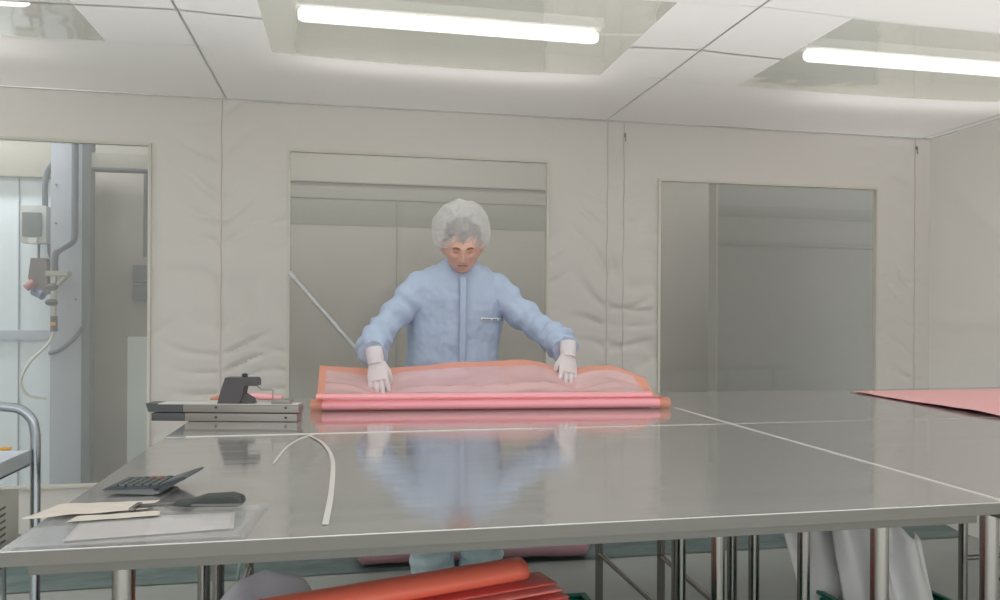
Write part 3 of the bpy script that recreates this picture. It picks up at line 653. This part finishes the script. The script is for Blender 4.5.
# ---------------------------------------------------------------- the man
P = thing('person', 'man in light blue gown, white hair net and white gloves bending over the film', 'person', (.49, 3.45, 0))
def ell(c, rx, ry, n=28, ang=0, p=2.3):
    out = []
    for k in range(n):
        t_ = 2*PI*k/n; cx, sx_ = math.cos(t_), math.sin(t_)
        x = rx*abs(cx)**(2/p)*(1 if cx >= 0 else -1); y = ry*abs(sx_)**(2/p)*(1 if sx_ >= 0 else -1)
        out.append(Vector((c[0]+x, c[1]+y, c[2])))
    return out
# head local frame
HC = Vector((.489, 3.285, 1.533)); tl_ = math.radians(24); hy = math.radians(-6)
Rh = Matrix.Rotation(hy, 4, 'Z') @ Matrix.Rotation(tl_, 4, 'X')     # local: -Y face forward, Z up, X his left
MH = Matrix.Translation(HC) @ Rh
def gs(x, c, s): return math.exp(-((x-c)/s)**2)
def head_shape(p):
    x, y, z = p   # unit-sphere direction
    X = x*.076; Y_ = y*.094; Z_ = z*.117
    jaw = max(0, -z)
    X *= 1-.17*jaw**1.8; 
    if y > 0: Y_ *= 1-.18*jaw
    else: Y_ *= 1-.05*jaw
    f = max(0, -y)
    if f > .2:
        g = min(1, (f-.2)/.4)
        zz = Z_; xx = X
        d = 0
        d += .011*gs(zz, .022, .012)*gs(abs(xx), .026, .03)              # brow ridge
        d -= .013*gs(zz, .004, .014)*gs(abs(xx), .030, .013)             # eye sockets
        d += .004*gs(zz, .001, .008)*gs(abs(xx), .030, .010)             # lids
        d += (.010+.022*max(0, min(1, (.02-zz)/.045)))*gs(xx, 0, .0095)*(1 if -.032 < zz < .022 else gs(zz, -.032 if zz < -.032 else .022, .006))  # nose
        d += .008*gs(zz, -.029, .008)*gs(abs(xx), .013, .007)            # nostrils
        d += .005*gs(zz, -.012, .018)*gs(abs(xx), .045, .018)            # cheeks
        d -= .007*gs(zz, -.04, .02)*gs(abs(xx), .032-(zz+.04)*.5, .005)  # nasolabial folds
        d += .005*gs(zz, -.052, .006)*gs(xx, 0, .022)+.005*gs(zz, -.066, .006)*gs(xx, 0, .019)
        d -= .008*gs(zz, -.0585, .004)*gs(xx, 0, .027)                  # mouth line
        d -= .004*gs(zz, -.079, .007)*gs(xx, 0, .02)
        d += .009*gs(zz, -.1, .016)*gs(xx, 0, .022)                      # chin
        Y_ -= d*g
    return Vector((X, Y_, Z_))
bm = B()
n1, n2 = 96, 72
hv = []
rsH = []
for j in range(1, n2):
    ph = PI*j/n2-PI/2; rsH.append([MH @ head_shape((math.cos(ph)*math.cos(2*PI*i/n1), math.cos(ph)*math.sin(2*PI*i/n1), math.sin(ph))) for i in range(n1)])
rings(bm, rsH)
for s in (-1, 1):   # ears
    pts = [MH @ Vector((s*(.073+.012*math.sin(PI*k/8)), .012+.006*math.cos(PI*k/8*1.2), .022-.058*k/8)) for k in range(9)]
    tube(bm, pts, [.006, .009, .011, .011, .010, .009, .008, .008, .005], 10)
# neck, trunk, limbs (hidden by the clothing)
tube(bm, [MH @ Vector((0, .03, -.03)), MH @ Vector((0, .035, -.09)), (.488, 3.375, 1.44), (.488, 3.40, 1.36)], [.055, .052, .056, .07], 20)
rings(bm, [ell(c, a, b) for c, a, b in (((.475, 3.47, .84), .15, .1), ((.475, 3.46, 1.0), .14, .095), ((.48, 3.44, 1.2), .155, .1), ((.485, 3.42, 1.34), .16, .095), ((.488, 3.41, 1.41), .09, .07))])
armL = [(.34, 3.42, 1.345), (.235, 3.37, 1.295), (.145, 3.30, 1.195), (.115, 3.17, 1.13), (.112, 3.035, 1.085)]
armR = [(.64, 3.42, 1.345), (.735, 3.36, 1.29), (.835, 3.27, 1.195), (.868, 3.14, 1.135), (.880, 3.02, 1.095)]
for A in (armL, armR): tube(bm, smooth_path(A), interp([.045, .038, .03, .028, .024]), 16)
for xk, xf in ((.395, .38), (.58, .61)):
    tube(bm, smooth_path([(xk+(.01 if xk < .5 else -.01), 3.46, .88), (xk, 3.44, .5), (xf, 3.47, .1), (xf, 3.45, .05)]), interp([.08, .06, .04, .04]), 16)
o = obj('body', bm, 'skin', P); remesh(o, .0038, 1)
# eyebrows, eyelids, lips
def on_face(x, z, out=.002):
    # approximate surface point of the face front
    best = None
    for j in range(20, 60):
        ph = PI*j/n2-PI/2
        for i in range(52, 93):
            q = head_shape((math.cos(ph)*math.cos(2*PI*i/n1), math.cos(ph)*math.sin(2*PI*i/n1), math.sin(ph)))
            dd_ = (q.x-x)**2+(q.z-z)**2
            if best is None or dd_ < best[0]: best = (dd_, q)
    q = best[1]; return MH @ Vector((x, q.y-out, z))
for s in (-1, 1):
    bm = B(); tube(bm, [on_face(s*(.013+.03*k/5), .0215+.004*math.sin(PI*k/5), .0005) for k in range(6)], [.0018, .0035, .004, .0038, .003, .0015], 8); obj('eyebrow', bm, 'brow', P)
    bm = B(); tube(bm, [on_face(s*(.019+.024*k/5), .002-.002*math.sin(PI*k/5), .0005) for k in range(6)], [.001, .002, .0026, .0026, .002, .001], 8); obj('eyelid', bm, 'eye', P)
bm = B(); tube(bm, [on_face(-.022+.044*k/8, -.0570-.003*abs(k-4)/4, .0022+.0022*(1-abs(k-4)/4)) for k in range(9)], [.001, .0026, .0032, .0034, .003, .0034, .0032, .0026, .001], 8); obj('lips', bm, 'lip', P)
# hair under the net
bm = B(); rs = []
for j in range(1, 24):
    ph = PI*j/24-PI/2
    rs.append([MH @ Vector((math.cos(ph)*math.cos(2*PI*i/40)*.082, .014+math.cos(ph)*math.sin(2*PI*i/40)*(.098 if math.sin(2*PI*i/40) > 0 else .1030-.016*abs(math.cos(2*PI*i/40))), .03+max(-.035 if math.sin(2*PI*i/40) > -.3 else .010, math.sin(ph)*.094+.0)+.002*noise.noise(Vector((i, j*2, 0))))) for i in range(40)])
rings(bm, rs); obj('hair', bm, 'hair', P)
# bouffant net: pleated, baggy
CN = Vector((.487, 3.300, 1.622))
bm = B(); rs = []
for j in range(40):
    q0 = j/39; ring = []
    for i in range(120):
        a = 2*PI*i/120
        if q0 < .28:      # gathered lower edge, bag drooping outwards
            u = q0/.28; rad = .80+.20*math.sin(PI/2*min(1, u*1.5)); zz = -.083+.075*u-.012*math.sin(PI*min(1, u*2))
        else:
            ph = (q0-.28)/.72*PI/2; rad = math.cos(ph*.985); zz = -.008+.122*math.sin(ph)
        dv = Vector((math.cos(a)*rad, math.sin(a)*rad, zz*8))
        pl = .018*math.sin(a*15+4*noise.noise(dv*2))+.014*math.sin(a*31+6*noise.noise(dv*3))
        k = 1+.05*noise.noise(dv*1.8)+.035*noise.noise(dv*6)+pl*(.5+.7*(1-q0))
        p = Vector((math.cos(a)*rad*.124*k, math.sin(a)*rad*.130*k, zz+.008*noise.noise(dv*4+Vector((3, 1, 2)))))
        if math.sin(a) < 0: p.z += .0*min(1, -math.sin(a)*1.2)*(q0 < .12)*(abs(math.cos(a)) < .6)
        ring.append(CN+Matrix.Rotation(math.radians(17), 3, 'X') @ p)
    rs.append(ring)
rings(bm, rs, cap=False); o = obj('hair_net', bm, 'net', P)
bm = B(); tube(bm, rs[0]+[rs[0][0]], [.0035+.0012*math.sin(k*1.3) for k in range(121)], 8, cap=False); obj('net_band', bm, 'netband', P)
# gown
bm = B()
prof = [((.470, 3.475, .70), .235, .155), ((.471, 3.47, .85), .225, .15), ((.471, 3.455, 1.0), .215, .145), ((.475, 3.445, 1.1), .208, .142), ((.48, 3.435, 1.2), .213, .143), ((.484, 3.425, 1.28), .215, .138), ((.487, 3.415, 1.345), .208, .128), ((.488, 3.41, 1.40), .185, .115), ((.488, 3.40, 1.44), .14, .095), ((.488, 3.39, 1.468), .09, .08), ((.488, 3.385, 1.485), .072, .07)]
def torso(i, k, v):
    a = 2*PI*k/56
    f = 1+.012*math.sin(a*7+v.z*6)+.035*noise.noise(Vector((v.x*9, v.y*9, v.z*3)))+.012*noise.noise(Vector((v.x*20, v.y*20, v.z*12)))
    return f
P3 = smooth_path([p[0] for p in prof], 6); RX = interp([p[1] for p in prof], 6); RY = interp([p[2] for p in prof], 6)
rs = []
for i, c in enumerate(P3):
    e = ell(c, RX[i], RY[i], 56, p=2.25); rs.append([Vector((c.x+(q.x-c.x)*torso(i, k, q), c.y+(q.y-c.y)*torso(i, k, q), c.z)) for k, q in enumerate(e)])
rings(bm, rs)
def fold(seed, amp0, amp1):
    def fn(s, t_):
        am = amp0+(amp1-amp0)*s**1.3
        return 1+am*math.sin(s*46+1.5*math.sin(t_+seed)+2*noise.noise(Vector((s*5, math.cos(t_), seed))))*(.6+.6*noise.noise(Vector((math.cos(t_)*1.2, math.sin(t_)*1.2, s*4+seed))))+.05*noise.noise(Vector((s*7, math.cos(t_)*2, math.sin(t_)*2+seed)))
    return fn
sL = [(.39, 3.41, 1.37), (.32, 3.395, 1.35), (.235, 3.355, 1.27), (.15, 3.29, 1.175), (.112, 3.19, 1.125), (.105, 3.055, 1.085)]
sR = [(.59, 3.41, 1.36), (.66, 3.39, 1.34), (.745, 3.345, 1.265), (.832, 3.26, 1.18), (.870, 3.14, 1.135), (.878, 3.04, 1.105)]
tube(bm, smooth_path(sL, 22), interp([.078, .078, .066, .062, .060, .050], 22), 40, fn=fold(1, .03, .36))
tube(bm, smooth_path(sR, 22), interp([.078, .078, .066, .062, .060, .050], 22), 40, fn=fold(5, .03, .36))
o = obj('gown', bm, 'gown', P); remesh(o, .0055, 1, (.022, .09))
# collar, placket, label
bm = B(); rs = []
for i in range(7):
    z = i/6; rs.append([Vector((.488+math.cos(2*PI*k/40)*(.074-.006*z), 3.375-.01*z+math.sin(2*PI*k/40)*(.084-.004*z), 1.440+.022*z+.030*math.sin(2*PI*k/40)*(.3+.7*z)-.004*z*(math.cos(4*PI*k/40)))) for k in range(40)])
rings(bm, rs, cap=False); obj('collar', bm, 'gownd', P, solid=.005)
def front_y(x, z):
    i = min(range(len(P3)), key=lambda q: abs(P3[q].z-z)); c = P3[i]; u = min(.98, abs((x-c.x)/RX[i])); return c.y-RY[i]*(1-u**2.25)**(1/2.25)
bm = B(); grid(bm, 4, 50, lambda u, v: Vector((.478+.03*u, front_y(.493, .72+.69*v)-.011-.004*math.sin(PI*u)-.002*noise.noise(Vector((u*3, v*30, 1))), .72+.69*v))); obj('placket', bm, 'gown', P, solid=.003)
t2 = B(); grid(t2, 12, 2, lambda u, v: Vector((.572+.118*u, front_y(.572+.118*u, 1.22)-.014, 1.2215-.003*u+(v-.5)*.013))); lb = obj('name_label', t2, 'label', P, solid=.002)
bm = B()
for k in range(13):
    x = .579+.0082*k
    if k in (5, 9): continue
    bx(bm, x, x+.0055, front_y(x, 1.22)-.0165, front_y(x, 1.22)-.0152, 1.2185-.0003*k, 1.2235-.0003*k)
obj('label_print', bm, 'ink', lb)
# trousers and overboots
bm = B()
rings(bm, [ell(c, a, b) for c, a, b in (((.475, 3.47, .78), .19, .13), ((.475, 3.47, .9), .185, .13), ((.475, 3.46, .98), .17, .12))])
for s, xs in ((-1, (.40, .395, .39, .388, .386)), (1, (.565, .59, .60, .605, .605))):
    tube(bm, smooth_path([(xs[0], 3.465, .84), (xs[1], 3.45, .6), (xs[2], 3.44, .42), (xs[3], 3.46, .22), (xs[4], 3.46, .075)], 14), interp([.11, .108, .1, .104, .094], 14), 36, fn=fold(3+s, .03, .07))
o = obj('trousers', bm, 'trous', P); remesh(o, .007, 2, (.02, .09))
for x, ang in ((.386, .06), (.607, -.08)):
    bm = B(); rs = []
    for k in range(13):
        u = k/12; y = 3.53-.27*u; wv = .03+.022*math.sin(PI*min(1, u*1.02))**.6; h = .075-.035*u-(.02 if u > .95 else 0)
        rs.append([Vector((x+ang*(.2-u)*.3+wv*math.cos(2*PI*j/16), y, max(.004, h*.5+h*.5*math.sin(2*PI*j/16)*1.15))) for j in range(16)])
    rings(bm, rs); obj('overboot', bm, 'boot', P)
# gloved hands
def hand(name, wrist, d, n, side, curls, spread, tsign):
    """wrist position, d: wrist->knuckles, n: palm normal (fingers curl towards it), side: across towards the thumb"""
    wrist, d, n = Vector(wrist), Vector(d).normalized(), Vector(n).normalized()
    s = d.cross(n).normalized()*tsign; n = (n-d*n.dot(d)).normalized()
    bm = B()
    # palm
    rs = []
    for k in range(7):
        u = k/6; c = wrist+d*(.0+.082*u); wv = .027+.014*min(1, u*1.6); th = .019-.005*u
        rs.append([c+s*(wv*math.cos(2*PI*j/20))+n*(th*math.sin(2*PI*j/20)) for j in range(20)])
    rings(bm, rs)
    L_ = [.070, .080, .075, .060]
    for f in range(4):
        off = (1.5-f)*.0205; base = wrist+d*(.074-.003*abs(f-1.3))+s*off
        ang = 0; p = base; pts = [p-d*.015]; segs = [.46, .30, .24]
        for q in range(3):
            pts.append(p); 
            ang += curls[f][q]
            dirv = (d*math.cos(ang)+n*math.sin(ang)+s*spread*(1.5-f)*.12).normalized()
            mid = p+dirv*(L_[f]*segs[q]*.5); pts.append(mid)
            p = p+dirv*(L_[f]*segs[q])
        pts.append(p)
        tube(bm, pts, [.0098, .0103, .0094, .0096, .0088, .0088, .0080, .0066], 12)
    # thumb leaves the side of the palm near its base
    b0 = wrist+d*.02+s*.022; t1 = b0+(d*.75+s*.45+n*.45).normalized()*.038; t2_ = t1+(d*.9+s*.02+n*.5).normalized()*.033; t3 = t2_+(d*.9-s*.25+n*.45).normalized()*.026
    tube(bm, [b0-d*.008, b0.lerp(t1, .5), t1, t1.lerp(t2_, .5), t2_, t3], [.014, .0145, .0115, .0112, .0102, .0075], 12)
    o = obj(name, bm, 'glove', P); remesh(o, .0022, 2)
    # ribbed glove cuff
    bm = B(); tube(bm, [wrist-d*.05, wrist-d*.015, wrist+d*.016], [.032, .033, .029], 28, fn=lambda q, t_: 1+.02*math.sin(t_*14)); obj('glove_cuff', bm, 'cuff', P)
c1 = [(.05, .25, .3), (-.05, .2, .2), (-.05, .2, .25), (.05, .3, .3)]
hand('glove', (.112, 2.99, 1.062), (.12, -.36, -.92), (.25, .9, -.25), None, c1, .3, 1)
c2 = [(.1, .25, .3), (-.05, .15, .2), (-.1, .15, .2), (.0, .2, .2)]
hand('glove', (.880, 3.00, 1.085), (-.10, -.36, -.92), (-.25, .9, -.25), None, c2, .5, -1)
